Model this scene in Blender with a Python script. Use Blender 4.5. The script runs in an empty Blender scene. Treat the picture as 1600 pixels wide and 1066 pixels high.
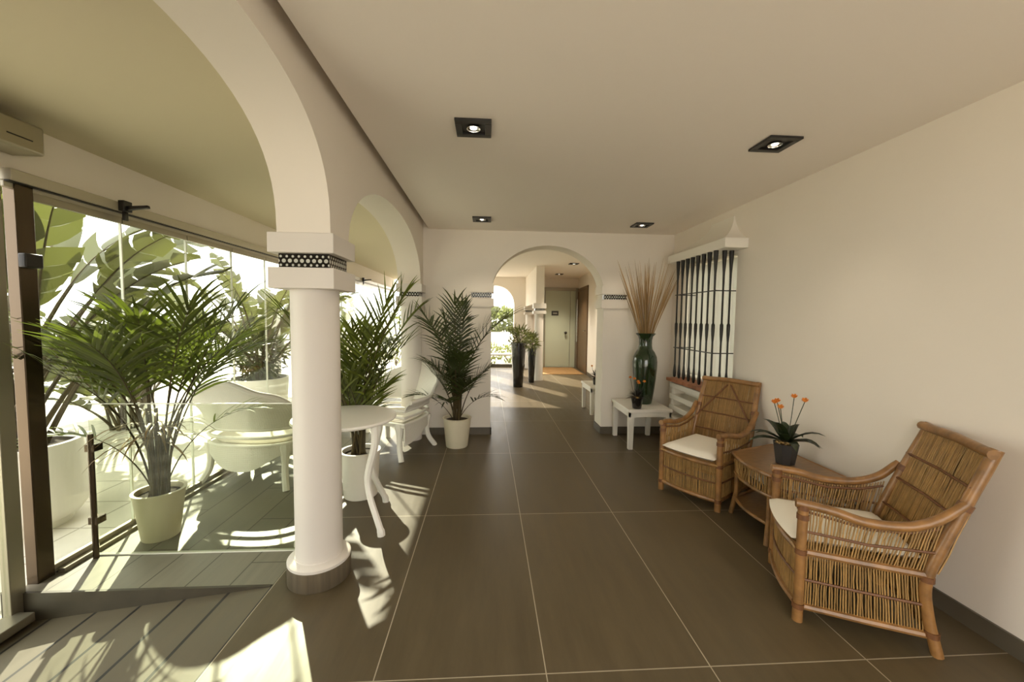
import bpy, math, random
from mathutils import Vector, Matrix
R = random.Random(7)
PI = math.pi
SC = bpy.context.scene
COL = SC.collection
V = Vector

# ------------------------------------------------------------------ materials
def newmat(name):
    m = bpy.data.materials.new(name); m.use_nodes = True
    nt = m.node_tree; b = nt.nodes['Principled BSDF']
    return m, nt, b

def pmat(name, col, rough=.6, metal=0, noise=0, nscale=8, bump=0, bscale=60, spec=None, coat=0, island=0, stretch=None):
    m, nt, b = newmat(name)
    b.inputs['Base Color'].default_value = (*col, 1); b.inputs['Roughness'].default_value = rough
    b.inputs['Metallic'].default_value = metal
    if spec is not None: b.inputs['Specular IOR Level'].default_value = spec
    if coat: b.inputs['Coat Weight'].default_value = coat
    L = nt.links.new
    tc = nt.nodes.new('ShaderNodeTexCoord'); src = tc.outputs['Object']
    if stretch:
        mp = nt.nodes.new('ShaderNodeMapping'); mp.inputs['Scale'].default_value = stretch
        L(src, mp.inputs['Vector']); src = mp.outputs['Vector']
    last = None
    if noise:
        n = nt.nodes.new('ShaderNodeTexNoise'); n.inputs['Scale'].default_value = nscale; n.inputs['Detail'].default_value = 5
        L(src, n.inputs['Vector'])
        mr = nt.nodes.new('ShaderNodeMapRange'); mr.inputs[1].default_value = .25; mr.inputs[2].default_value = .75
        mr.inputs[3].default_value = 1-noise; mr.inputs[4].default_value = 1+noise
        L(n.outputs['Fac'], mr.inputs[0]); last = mr.outputs[0]
    if island:
        g = nt.nodes.new('ShaderNodeNewGeometry')
        mr = nt.nodes.new('ShaderNodeMapRange'); mr.inputs[3].default_value = 1-island; mr.inputs[4].default_value = 1+island
        L(g.outputs['Random Per Island'], mr.inputs[0])
        if last:
            mu = nt.nodes.new('ShaderNodeMath'); mu.operation = 'MULTIPLY'; L(last, mu.inputs[0]); L(mr.outputs[0], mu.inputs[1]); last = mu.outputs[0]
        else: last = mr.outputs[0]
    if last:
        vm = nt.nodes.new('ShaderNodeVectorMath'); vm.operation = 'SCALE'; vm.inputs[0].default_value = col
        L(last, vm.inputs['Scale']); L(vm.outputs[0], b.inputs['Base Color'])
    if bump:
        n2 = nt.nodes.new('ShaderNodeTexNoise'); n2.inputs['Scale'].default_value = bscale; n2.inputs['Detail'].default_value = 4
        L(src, n2.inputs['Vector'])
        bp = nt.nodes.new('ShaderNodeBump'); bp.inputs['Strength'].default_value = bump; bp.inputs['Distance'].default_value = .01
        L(n2.outputs['Fac'], bp.inputs['Height']); L(bp.outputs[0], b.inputs['Normal'])
    return m

def leafmat(name, col, trans=.4, island=.35, rough=.4, coltrans=None):
    m, nt, b = newmat(name); L = nt.links.new
    b.inputs['Roughness'].default_value = rough
    g = nt.nodes.new('ShaderNodeNewGeometry')
    mr = nt.nodes.new('ShaderNodeMapRange'); mr.inputs[3].default_value = 1-island; mr.inputs[4].default_value = 1+island
    L(g.outputs['Random Per Island'], mr.inputs[0])
    vm = nt.nodes.new('ShaderNodeVectorMath'); vm.operation = 'SCALE'; vm.inputs[0].default_value = col
    L(mr.outputs[0], vm.inputs['Scale']); L(vm.outputs[0], b.inputs['Base Color'])
    t = nt.nodes.new('ShaderNodeBsdfTranslucent')
    ct = coltrans or (col[0]*1.7, col[1]*1.9, col[2]*1.1)
    vm2 = nt.nodes.new('ShaderNodeVectorMath'); vm2.operation = 'SCALE'; vm2.inputs[0].default_value = ct
    L(mr.outputs[0], vm2.inputs['Scale']); L(vm2.outputs[0], t.inputs['Color'])
    mx = nt.nodes.new('ShaderNodeMixShader'); mx.inputs[0].default_value = trans
    L(b.outputs[0], mx.inputs[1]); L(t.outputs[0], mx.inputs[2]); L(mx.outputs[0], nt.nodes['Material Output'].inputs['Surface'])
    return m

def glassmat(name, tint=(.93, .96, .92), ior=1.45):
    m, nt, b = newmat(name); L = nt.links.new
    nt.nodes.remove(b)
    tr = nt.nodes.new('ShaderNodeBsdfTransparent'); tr.inputs[0].default_value = (*tint, 1)
    gl = nt.nodes.new('ShaderNodeBsdfGlossy'); gl.inputs['Roughness'].default_value = .01
    fr = nt.nodes.new('ShaderNodeFresnel')
    ge = nt.nodes.new('ShaderNodeNewGeometry'); mr = nt.nodes.new('ShaderNodeMapRange')
    mr.inputs[3].default_value = ior; mr.inputs[4].default_value = 1/ior
    L(ge.outputs['Backfacing'], mr.inputs[0]); L(mr.outputs[0], fr.inputs[0])
    mx = nt.nodes.new('ShaderNodeMixShader')
    L(fr.outputs[0], mx.inputs[0]); L(tr.outputs[0], mx.inputs[1]); L(gl.outputs[0], mx.inputs[2])
    L(mx.outputs[0], nt.nodes['Material Output'].inputs['Surface'])
    return m

def emitmat(name, col, s):
    m, nt, b = newmat(name)
    b.inputs['Base Color'].default_value = (*col, 1)
    b.inputs['Emission Color'].default_value = (*col, 1); b.inputs['Emission Strength'].default_value = s
    return m

def tilemat(name, col, grout, sx, sy, x0, y0, gw, rough=.42, var=.08, grain=(2, .7, 1), row_off=0.0, bump=.15):
    m, nt, b = newmat(name); L = nt.links.new
    tc = nt.nodes.new('ShaderNodeTexCoord')
    sp = nt.nodes.new('ShaderNodeSeparateXYZ'); L(tc.outputs['Object'], sp.inputs[0])
    def M(op, a, bb=None, cl=False):
        n = nt.nodes.new('ShaderNodeMath'); n.operation = op; n.use_clamp = cl
        for i, v in enumerate((a, bb)):
            if v is None: continue
            if isinstance(v, (int, float)): n.inputs[i].default_value = v
            else: L(v, n.inputs[i])
        return n.outputs[0]
    u = M('DIVIDE', M('SUBTRACT', sp.outputs[0], x0), sx)
    cu = M('FLOOR', u)
    v = M('ADD', M('DIVIDE', M('SUBTRACT', sp.outputs[1], y0), sy), M('MULTIPLY', cu, row_off))
    cv = M('FLOOR', v)
    fu = M('ABSOLUTE', M('SUBTRACT', M('FRACT', u), .5)); fv = M('ABSOLUTE', M('SUBTRACT', M('FRACT', v), .5))
    gu = M('GREATER_THAN', fu, .5-gw/sx/2); gv = M('GREATER_THAN', fv, .5-gw/sy/2)
    g = M('MAXIMUM', gu, gv)
    wn = nt.nodes.new('ShaderNodeTexWhiteNoise'); wn.noise_dimensions = '2D'
    cb = nt.nodes.new('ShaderNodeCombineXYZ'); L(cu, cb.inputs[0]); L(cv, cb.inputs[1]); L(cb.outputs[0], wn.inputs['Vector'])
    mp = nt.nodes.new('ShaderNodeMapping'); mp.inputs['Scale'].default_value = grain; L(tc.outputs['Object'], mp.inputs['Vector'])
    n1 = nt.nodes.new('ShaderNodeTexNoise'); n1.inputs['Scale'].default_value = 3; n1.inputs['Detail'].default_value = 9; n1.inputs['Roughness'].default_value = .65
    L(mp.outputs[0], n1.inputs['Vector'])
    k = M('ADD', M('MULTIPLY', M('SUBTRACT', wn.outputs[0], .5), var), M('MULTIPLY', M('SUBTRACT', n1.outputs['Fac'], .5), var*5))
    k = M('ADD', k, 1)
    vm = nt.nodes.new('ShaderNodeVectorMath'); vm.operation = 'SCALE'; vm.inputs[0].default_value = col; L(k, vm.inputs['Scale'])
    mx = nt.nodes.new('ShaderNodeMix'); mx.data_type = 'RGBA'
    L(g, mx.inputs[0]); L(vm.outputs[0], mx.inputs[6]); mx.inputs[7].default_value = (*grout, 1)
    L(mx.outputs[2], b.inputs['Base Color'])
    r = M('ADD', M('MULTIPLY', n1.outputs['Fac'], .25), rough-.12); L(r, b.inputs['Roughness'])
    bp = nt.nodes.new('ShaderNodeBump'); bp.inputs['Strength'].default_value = bump; bp.inputs['Distance'].default_value = .004
    L(M('SUBTRACT', M('MULTIPLY', n1.outputs['Fac'], .3), M('MULTIPLY', g, .5)), bp.inputs['Height']); L(bp.outputs[0], b.inputs['Normal'])
    return m

def bandmat(name):
    """glazed dark tile strip: pale dots ringed in a dark lattice, laid out along the strip"""
    m, nt, b = newmat(name); L = nt.links.new
    tc = nt.nodes.new('ShaderNodeTexCoord'); sp = nt.nodes.new('ShaderNodeSeparateXYZ'); L(tc.outputs['Object'], sp.inputs[0])
    def M(op, a, bb=None):
        n = nt.nodes.new('ShaderNodeMath'); n.operation = op
        for i, v in enumerate((a, bb)):
            if v is None: continue
            if isinstance(v, (int, float)): n.inputs[i].default_value = v
            else: L(v, n.inputs[i])
        return n.outputs[0]
    s = M('ADD', sp.outputs[0], sp.outputs[1])
    p = .0285
    def dots(off, zc, rad):
        f = M('MULTIPLY', M('SUBTRACT', M('FRACT', M('ADD', M('DIVIDE', s, p), off)), .5), p)
        z = M('SUBTRACT', sp.outputs[2], zc)
        return M('LESS_THAN', M('SQRT', M('ADD', M('MULTIPLY', f, f), M('MULTIPLY', z, z))), rad)
    d = M('MAXIMUM', dots(0, 0, .0095), M('MAXIMUM', dots(.5, .021, .006), dots(.5, -.021, .006)))
    mx = nt.nodes.new('ShaderNodeMix'); mx.data_type = 'RGBA'; L(d, mx.inputs[0])
    mx.inputs[6].default_value = (.012, .010, .008, 1); mx.inputs[7].default_value = (.55, .56, .5, 1)
    L(mx.outputs[2], b.inputs['Base Color']); b.inputs['Roughness'].default_value = .25
    return m

def weavemat(name, col, scale=130, rough=.5, bump=.5):
    m, nt, b = newmat(name); L = nt.links.new
    b.inputs['Base Color'].default_value = (*col, 1); b.inputs['Roughness'].default_value = rough
    tc = nt.nodes.new('ShaderNodeTexCoord')
    outs = []
    for ax in ('X', 'Z'):
        w = nt.nodes.new('ShaderNodeTexWave'); w.bands_direction = ax; w.inputs['Scale'].default_value = scale/6.28
        L(tc.outputs['Object'], w.inputs['Vector']); outs.append(w.outputs['Fac'])
    mu = nt.nodes.new('ShaderNodeMath'); mu.operation = 'MULTIPLY'; L(outs[0], mu.inputs[0]); L(outs[1], mu.inputs[1])
    bp = nt.nodes.new('ShaderNodeBump'); bp.inputs['Strength'].default_value = bump; bp.inputs['Distance'].default_value = .004
    L(mu.outputs[0], bp.inputs['Height']); L(bp.outputs[0], b.inputs['Normal'])
    return m

WALL = pmat('plaster_wall', (.80, .745, .665), .75, bump=.06, bscale=25, noise=.02, nscale=1.5)
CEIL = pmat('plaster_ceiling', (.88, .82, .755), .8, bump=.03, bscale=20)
GCEIL = pmat('gallery_ceiling_dimmed', (.62, .56, .40), .8)  # olive plaster, darkened to stand in for weaker light and vignette
WHITE = pmat('white_paint', (.82, .79, .72), .45)
COLW = pmat('column_white', (.70, .66, .61), .55, bump=.05, bscale=20)
FLOOR = tilemat('floor_tile', (.098, .074, .040), (.40, .35, .26), .67, 1.262, .242, 1.452, .0045, rough=.40, var=.16, grain=(5, .7, 1))
DECK = tilemat('gallery_plank_tile', (.20, .185, .14), (.075, .065, .045), .222, 1.33, -1.10, .4, .007, rough=.45, var=.12, grain=(8, .5, 1), row_off=.37)
RAMPM = tilemat('ramp_plank_tile', (.12, .10, .065), (.010, .008, .006), .215, 50, -1.10, -20, .016, rough=.5, var=.1, grain=(6, .5, 1))
RISER = pmat('riser_shade', (.06, .05, .033), .5, noise=.2)  # darker than the deck: shade on the unlit riser put into the colour
BASEB = pmat('baseboard_tile', (.105, .088, .062), .45, noise=.12, nscale=5, stretch=(6, 1, 1))
PAVE = tilemat('outdoor_paver', (.62, .58, .50), (.36, .33, .27), .42, .42, 0, 0, .014, rough=.7, var=.06, bump=.2)
RING = pmat('column_base_stone', (.13, .105, .07), .35, noise=.35, nscale=4, stretch=(9, 9, .4))
BAND = bandmat('glazed_tile_strip')
GLASS = glassmat('clear_glass')
GLASSR = glassmat('railing_glass', (.86, .88, .81), 1.3)
ALU = pmat('anodised_aluminium', (.36, .33, .26), .35, .7)
ALUD = pmat('bronze_aluminium', (.10, .075, .05), .25, .8)
TRACKW = pmat('track_profile', (.52, .48, .38), .4, .3)
BLACK = pmat('black_plastic', (.015, .013, .012), .35)
SEAL = pmat('edge_seal', (.75, .76, .66), .3)
STEEL = pmat('brushed_steel', (.55, .53, .47), .25, 1)
RATTAN = pmat('rattan_pole', (.255, .125, .038), .42, noise=.45, nscale=14, bump=.15, bscale=50, coat=.25)
STRAND = pmat('rattan_strand', (.34, .20, .068), .5, island=.3, noise=.2, nscale=25)
BIND = pmat('rattan_binding', (.15, .06, .02), .5, noise=.3, nscale=60)
RTOP = pmat('rattan_table_top', (.25, .135, .05), .35, noise=.3, nscale=6, stretch=(3, 14, 1), coat=.3)
CUSH = pmat('cream_cushion', (.86, .82, .72), .9, bump=.1, bscale=120)
WICK = weavemat('white_wicker', (.76, .74, .67))
WICKP = pmat('white_wicker_cane', (.80, .78, .72), .45, bump=.1, bscale=90)
CERAM = pmat('cream_ceramic', (.72, .66, .50), .45)
PLANTW = pmat('white_planter', (.80, .77, .70), .5)
SOIL = pmat('potting_soil', (.045, .032, .02), .95, noise=.4, nscale=40, bump=.6, bscale=60)
STEM = pmat('palm_stem', (.060, .042, .013), .65, island=.35, noise=.25, nscale=10)
DRY = leafmat('dry_leaf', (.20, .13, .05), .25)
PALM = leafmat('palm_leaf', (.070, .084, .016), .42, .45)
PALM_SUN = leafmat('sunlit_palm_leaf', (.10, .115, .022), .45, .5)  # brighter copy of the palm leaf, standing in for sun through the fronds
PALMD = leafmat('dark_palm_leaf', (.034, .044, .012), .3)
STREL = leafmat('banana_leaf', (.085, .092, .030), .36, .3, .4, (.11, .12, .03))
SHRUB = leafmat('shrub_leaf', (.06, .07, .022), .3, .5)
SHRUBP = leafmat('pale_shrub_leaf', (.15, .16, .06), .35, .45)
TREEL = leafmat('tree_leaf', (.15, .16, .08), .3, .4)
BARK = pmat('bark', (.15, .12, .08), .8, noise=.3)
VASEG = pmat('dark_green_glaze', (.012, .028, .008), .12, noise=.3, nscale=4, coat=.6)
STICK = pmat('dry_reed', (.33, .205, .082), .6, island=.4)
BLKPOT = pmat('glossy_black_planter', (.012, .010, .008), .12, coat=.5)
CHARP = pmat('charcoal_pot', (.035, .033, .032), .5)
DLEAF = leafmat('dark_houseplant_leaf', (.020, .030, .012), .1, .4, .3)
PURL = leafmat('dark_spiky_leaf', (.018, .014, .012), .05, .5, .4)
ORANGE = pmat('orange_petal', (.80, .30, .045), .6, island=.25)
CHIP = pmat('bark_chip', (.42, .27, .10), .8, island=.5)
IRON = pmat('black_iron', (.016, .013, .010), .4, .3)
BRICKS = pmat('terracotta_sill', (.30, .12, .055), .7, noise=.3, nscale=12)
CURT = leafmat('white_curtain', (.82, .80, .76), .40, 0, .9, (.80, .79, .76))
LAMPB = pmat('black_lamp_frame', (.015, .013, .012), .4)
REFL = pmat('lamp_reflector', (.8, .8, .78), .12, 1)
BULB = emitmat('lamp_bulb', (1, .93, .8), 1.6)
DOORG = pmat('pale_green_door', (.52, .56, .44), .28)
DOORB = pmat('brown_door', (.13, .075, .035), .4, noise=.3, nscale=5, stretch=(1, 8, 1))
MAT = pmat('coir_mat', (.38, .22, .085), .95, noise=.2, nscale=60, bump=.5, bscale=200)
PLAQ = pmat('plaque', (.03, .028, .025), .4)
PLAQL = pmat('plaque_mark', (.35, .33, .28), .5)
BUILDW = pmat('garden_wall_white', (.85, .83, .78), .8)
OPER = pmat('operator_casing', (.36, .32, .22), .4, .4)

# ------------------------------------------------------------------ mesh builder
class MB:
    def __init__(s): s.v = []; s.f = []
    def add(s, vs, fs):
        o = len(s.v); s.v += [tuple(p) for p in vs]; s.f += [tuple(i+o for i in f) for f in fs]; return s
    def box(s, lo, hi, M=None):
        x0, y0, z0 = lo; x1, y1, z1 = hi
        vs = [V((x, y, z)) for z in (z0, z1) for y in (y0, y1) for x in (x0, x1)]
        if M is not None: vs = [M @ p for p in vs]
        return s.add(vs, [(0, 2, 3, 1), (4, 5, 7, 6), (0, 1, 5, 4), (2, 6, 7, 3), (0, 4, 6, 2), (1, 3, 7, 5)])
    def prism(s, poly, axis, a, b):
        """extrude a 2D polygon along an axis; axis x -> poly=(y,z), y -> (x,z), z -> (x,y)"""
        def mk(p, t): return {'x': (t, p[0], p[1]), 'y': (p[0], t, p[1]), 'z': (p[0], p[1], t)}[axis]
        n = len(poly)
        vs = [mk(p, a) for p in poly]+[mk(p, b) for p in poly]
        fs = [tuple(range(n))[::-1], tuple(range(n, 2*n))]+[(i, (i+1) % n, n+(i+1) % n, n+i) for i in range(n)]
        return s.add(vs, fs)
    def tube(s, pts, r, n=6, cap=True):
        pts = [V(p) for p in pts]; m = len(pts)
        rs = r if isinstance(r, (list, tuple)) else [r]*m
        up = None; vs = []
        for i, p in enumerate(pts):
            t = (pts[min(i+1, m-1)]-pts[max(i-1, 0)])
            if t.length < 1e-9: t = V((0, 0, 1))
            t.normalize()
            if up is None: up = V((0, 0, 1)) if abs(t.z) < .9 else V((1, 0, 0))
            a = t.cross(up)
            if a.length < 1e-5: a = t.orthogonal()
            a.normalize(); bb = t.cross(a); up = -bb if bb.dot(up) < 0 else bb
            bb = t.cross(a)
            for k in range(n):
                an = 2*PI*k/n
                vs.append(p+(a*math.cos(an)+bb*math.sin(an))*rs[i])
        fs = []
        for i in range(m-1):
            for k in range(n):
                fs.append((i*n+k, i*n+(k+1) % n, (i+1)*n+(k+1) % n, (i+1)*n+k))
        if cap: fs += [tuple(range(n))[::-1], tuple(range((m-1)*n, m*n))]
        return s.add(vs, fs)
    def lathe(s, prof, n=32, c=(0, 0, 0), caps=True):
        """profile of (r,z) turned about z"""
        vs = []; m = len(prof)
        for r, z in prof:
            for k in range(n):
                a = 2*PI*k/n; vs.append((c[0]+r*math.cos(a), c[1]+r*math.sin(a), c[2]+z))
        fs = [(i*n+k, i*n+(k+1) % n, (i+1)*n+(k+1) % n, (i+1)*n+k) for i in range(m-1) for k in range(n)]
        if caps and prof[0][0] > 1e-6: fs.append(tuple(range(n))[::-1])
        if caps and prof[-1][0] > 1e-6: fs.append(tuple(range((m-1)*n, m*n)))
        return s.add(vs, fs)
    def sweep(s, prof, pts, closed=False):
        pass
    def strip(s, rows):
        """rows of equal point counts -> quads"""
        w = len(rows[0]); vs = [p for r in rows for p in r]
        return s.add(vs, [(i*w+k, i*w+k+1, (i+1)*w+k+1, (i+1)*w+k) for i in range(len(rows)-1) for k in range(w-1)])
    def shell(s, rows, th):
        """closed thick sheet from a grid of points, thickness th to both sides along the local normal"""
        h = len(rows); w = len(rows[0]); P = [[V(p) for p in r] for r in rows]
        A = []; B = []
        for i in range(h):
            for k in range(w):
                du = P[i][min(k+1, w-1)]-P[i][max(k-1, 0)]; dv = P[min(i+1, h-1)][k]-P[max(i-1, 0)][k]
                nn = du.cross(dv); nn = nn.normalized() if nn.length > 1e-9 else V((0, 0, 1))
                A.append(P[i][k]+nn*th/2); B.append(P[i][k]-nn*th/2)
        o = len(A); fs = []
        for i in range(h-1):
            for k in range(w-1):
                q = (i*w+k, i*w+k+1, (i+1)*w+k+1, (i+1)*w+k)
                fs.append(q); fs.append(tuple(j+o for j in q[::-1]))
        for k in range(w-1):
            fs.append((k+1, k, k+o, k+1+o)); a = (h-1)*w+k; fs.append((a, a+1, a+1+o, a+o))
        for i in range(h-1):
            fs.append((i*w, (i+1)*w, (i+1)*w+o, i*w+o)); a = i*w+w-1; fs.append((a+w, a, a+o, a+w+o))
        return s.add(A+B, fs)
    def build(s, name, mat, parent=None, smooth=None, bevel=0, loc=None, rotz=None):
        me = bpy.data.meshes.new(name); me.from_pydata(s.v, [], s.f); me.update()
        me.materials.append(mat)
        if smooth is None or smooth is True:
            me.shade_smooth()
            try: me.set_sharp_from_angle(angle=math.radians(38))
            except Exception: pass
        o = bpy.data.objects.new(name, me); COL.objects.link(o)
        if parent is not None: o.parent = parent
        if loc is not None: o.location = loc
        if rotz is not None: o.rotation_euler = (0, 0, rotz)
        if bevel:
            md = o.modifiers.new('bevel', 'BEVEL'); md.width = bevel; md.segments = 2; md.limit_method = 'ANGLE'
        return o

def tag(o, label=None, cat=None, group=None, kind=None):
    if label: o['label'] = label
    if cat: o['category'] = cat
    if group: o['group'] = group
    if kind: o['kind'] = kind
    return o

def thing(name, loc, rz, label, cat, group=None, kind=None):
    o = bpy.data.objects.new(name, None); COL.objects.link(o); o.empty_display_size = .1
    o.location = loc; o.rotation_euler = (0, 0, rz)
    return tag(o, label, cat, group, kind)

def copy_tree(o, parent=None):
    c = o.copy(); COL.objects.link(c)
    if parent is not None: c.parent = parent
    for ch in [x for x in bpy.data.objects if x.parent == o]: copy_tree(ch, c)
    return c

def struct(mb, name, mat, bevel=0, parent=None):
    o = mb.build(name, mat, parent, bevel=bevel)
    if parent is None: o['kind'] = 'structure'
    return o

# ------------------------------------------------------------------ setting
XR, XO, YB, HC = 2.235, -2.317, 4.645, 2.42
def arch(c, a, z0, rise, n=2.0, k=28):
    """points of a super-elliptic arch from left spring to right spring"""
    out = []
    for i in range(k+1):
        t = PI*(1-i/k); cx, sx = math.cos(t), math.sin(t)
        out.append((c+a*math.copysign(abs(cx)**(2/n), cx), z0+rise*abs(sx)**(2/n)))
    return out

struct(MB().prism([(-1.10, -1.6), (2.75, -1.6), (2.75, 11.3), (-1.10, 11.3)], 'z', -.2, 0), 'floor', FLOOR)
struct(MB().prism([(-2.42, 2.03), (-1.10, 2.03), (-1.10, 11.3), (-2.42, 11.3)], 'z', -.2, 0), 'floor_gallery', DECK)
struct(MB().prism([(-1.10, -.2), (-1.10, 0), (-2.42, -.165), (-2.42, -.2)], 'y', -1.6, 2.028), 'floor_ramp', RAMPM)
# dark sheet over the riser above the ramp; its shade is in the colour
struct(MB().prism([(-2.40, -.19), (-1.11, -.03), (-1.11, .002), (-2.40, .002)], 'y', 2.014, 2.03), 'trim_riser_shade', RISER)
# outdoor ground
struct(MB().prism([(-60, -20), (-2.43, -20), (-2.43, 11.3), (3, 11.3), (3, -1.76), (-2.42, -1.76), (-2.42, -20), (60, -20), (60, 60), (-60, 60)], 'z', -.4, -.16), 'ground_paving', PAVE)

# right wall with window opening
WY0, WY1, WZ0, WZ1 = 3.42, 4.38, .78, 2.0
mb = MB()
mb.box((XR, -1.6, 0), (XR+.25, WY0, 2.6)); mb.box((XR, WY1, 0), (XR+.25, 4.93, 2.6))
mb.box((XR, WY0, 0), (XR+.25, WY1, WZ0)); mb.box((XR, WY0, WZ1), (XR+.25, WY1, 2.6))
struct(mb, 'wall_right', WALL)
# right wall of the far hall, swinging slightly outward
struct(MB().prism([(XR, 4.93), (2.575, 11.2), (2.9, 11.2), (XR+.25, 4.93)], 'z', 0, 2.6), 'wall_far_right', WALL)
# back wall with arch
J0, J1 = .04, 1.39
poly = [(-1.0, 0), (J0, 0), *arch((J0+J1)/2, (J1-J0)/2, 1.70, .56), (J1, 0), (2.3, 0), (2.3, 2.6), (-1.0, 2.6)]
struct(MB().prism(poly, 'y', YB, YB+.28), 'wall_back', WALL)
# arcade wall between room and gallery
poly = [(-1.6, 0), (.45, 0), *arch(1.2, .75, 1.80, .535, 2.45), (1.95, 1.78), (2.19, 1.78), *arch(3.33, 1.14, 1.765, .515, 2.15), (4.47, 1.745), (4.70, 1.745), (4.70, 2.6), (-1.6, 2.6)]
struct(MB().prism(poly, 'x', -1.005, -.755), 'wall_arcade', WALL)
# gallery outer beam, walls
struct(MB().box((XO-.10, .55, 2.085), (XO+.02, 9.9, 2.6)), 'wall_outer', WALL)
struct(MB().box((XO-.12, -1.6, -.2), (XO+.02, .55, 2.6)), 'wall_entry', WALL)
# rear of room behind the viewpoint: broad window opening
mb = MB()
mb.box((-2.42, -1.75, -.2), (-.6, -1.6, 2.6)); mb.box((2.1, -1.75, 0), (XR+.25, -1.6, 2.6)); mb.box((-.6, -1.75, 2.3), (2.1, -1.6, 2.6)); mb.box((-.6, -1.75, -.2), (2.1, -1.6, .02))
struct(mb, 'wall_rear', WALL)
# far end wall: two arched openings to the left, door area to the right
Y2 = 11.1
poly = [(-.80, 0), (-.30, 0), (-.30, .35), *arch(.22, .52, 1.77, .54), (.74, .35), (.74, 0), (2.9, 0), (2.9, 2.7), (-.80, 2.7)]
struct(MB().prism(poly, 'y', Y2, Y2+.25), 'wall_far', WALL)
struct(MB().box((-.36, Y2-.05, .33), (.80, Y2+.28, .37)), 'trim_2', WHITE)
# partition in front of the far door, standing on two columns
struct(MB().box((1.06, 8.62, 1.73), (1.24, Y2, 2.6)), 'wall_partition', WALL)
# ceilings
struct(MB().box((-.69, -1.6, HC), (XR+.05, YB+.02, 2.52)), 'ceiling', CEIL)
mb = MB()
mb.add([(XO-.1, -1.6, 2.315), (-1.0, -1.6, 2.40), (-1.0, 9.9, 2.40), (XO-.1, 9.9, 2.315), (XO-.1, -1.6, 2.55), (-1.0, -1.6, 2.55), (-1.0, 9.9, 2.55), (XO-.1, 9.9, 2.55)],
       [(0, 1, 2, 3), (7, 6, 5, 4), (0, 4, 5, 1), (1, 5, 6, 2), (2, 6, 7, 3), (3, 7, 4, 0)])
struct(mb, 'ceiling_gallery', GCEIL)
struct(MB().box((-1.0, YB+.26, 2.55), (2.9, Y2+.02, 2.68)), 'ceiling_far', CEIL)
struct(MB().prism([(-2.5, -1.8), (2.95, -1.8), (2.95, 11.4), (-1.0, 11.4), (-1.0, 9.9), (-2.5, 9.9)], 'z', 2.6, 2.75), 'roof', WALL)
struct(MB().box((-1.12, 9.95, 0), (-.88, 10.40, 2.6)), 'wall_pier', WALL)
# baseboards
struct(MB().box((XR-.012, -1.6, 0), (XR+.002, 4.645, .085)), 'baseboard_right', BASEB)
mb = MB()
mb.box((-.72, YB-.012, 0), (J0+.012, YB+.002, .085)); mb.box((J0-.002, YB-.012, 0), (J0+.012, YB+.28, .085))
mb.box((J1-.012, YB-.012, 0), (XR, YB+.002, .085)); mb.box((J1-.012, YB-.01, 0), (J1+.002, YB+.28, .085))
struct(mb, 'baseboard_back', BASEB)
struct(MB().prism([(XR-.012, 4.93), (2.563, 11.1), (2.58, 11.1), (XR+.005, 4.93)], 'z', 0, .085), 'baseboard_far_right', BASEB)
struct(MB().box((-.30, Y2-.012, 0), (1.45, Y2+.002, .085)), 'baseboard_far', BASEB)

# spring mouldings and tile strips at the back arch
for nm, (a, b) in (('trim_3', (-.215, J0+.03)), ('trim_4', (J1-.03, 1.715))):
    mb = MB(); mb.box((a, YB-.014, 1.70), (b, YB+.27, 1.80)); mb.box((a, YB-.014, 1.53), (b, YB+.27, 1.63))
    t = struct(mb, nm, WALL)
    x0, x1 = (a+.02, J0+.004) if a < 0 else (J1-.004, b-.05)
    cx = (x0+x1)/2
    o = MB().box((x0-cx, -.006, -.027), (x1-cx, .05, .027)).build('tile_band', BAND, t); o.location = (cx, YB, 1.665)

# columns
def column(name, x, y, label, zs=(1.53, 1.63, 1.70, 1.795), half=.154, shaft=.116, ring=True):
    t = thing(name, (x, y, 0), 0, label, 'column', None, 'structure')
    z0, z1, z2, z3 = zs
    MB().lathe([(shaft+.003, 0.0), (shaft, .2), (shaft, z0-.02), (shaft, z0+.005)], 48).build('shaft', COLW, t)
    if ring:
        MB().lathe([(.155, 0), (.157, .003), (.157, .10), (.153, .103)], 56).build('base_ring', RING, t)
        MB().lathe([(.1555, .10), (.156, .115), (.148, .122), (shaft+.004, .128), (shaft+.003, .136)], 56).build('base_cap', COLW, t)
    mb = MB(); mb.box((-half, -half, z0), (half, half, z1)); mb.box((-half, -half, z2), (half, half, z3))
    c = mb.build('capital', COLW, t, bevel=.003)
    zc = (z1+z2)/2; hh = (z2-z1)/2
    b = MB().box((-half+.035, -half+.035, -hh), (half-.035, half-.035, hh)).build('tile_band', BAND, c); b.location = (0, 0, zc)
    return t
column('column', -.895, 2.10, 'round white column with dark stone base ring and patterned tile band, between the two arches')
column('column', -.865, 4.505, 'round white column against the back wall where the far arch ends', (1.525, 1.625, 1.675, 1.765), .14, .115, False)
column('column', 1.15, 8.76, 'slim white column under the near end of the far partition', (1.50, 1.57, 1.62, 1.73), .14, .10, False)
column('column', 1.15, 10.90, 'slim white column under the far end of the partition, beside the far wall', (1.50, 1.57, 1.62, 1.73), .14, .10, False)

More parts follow.
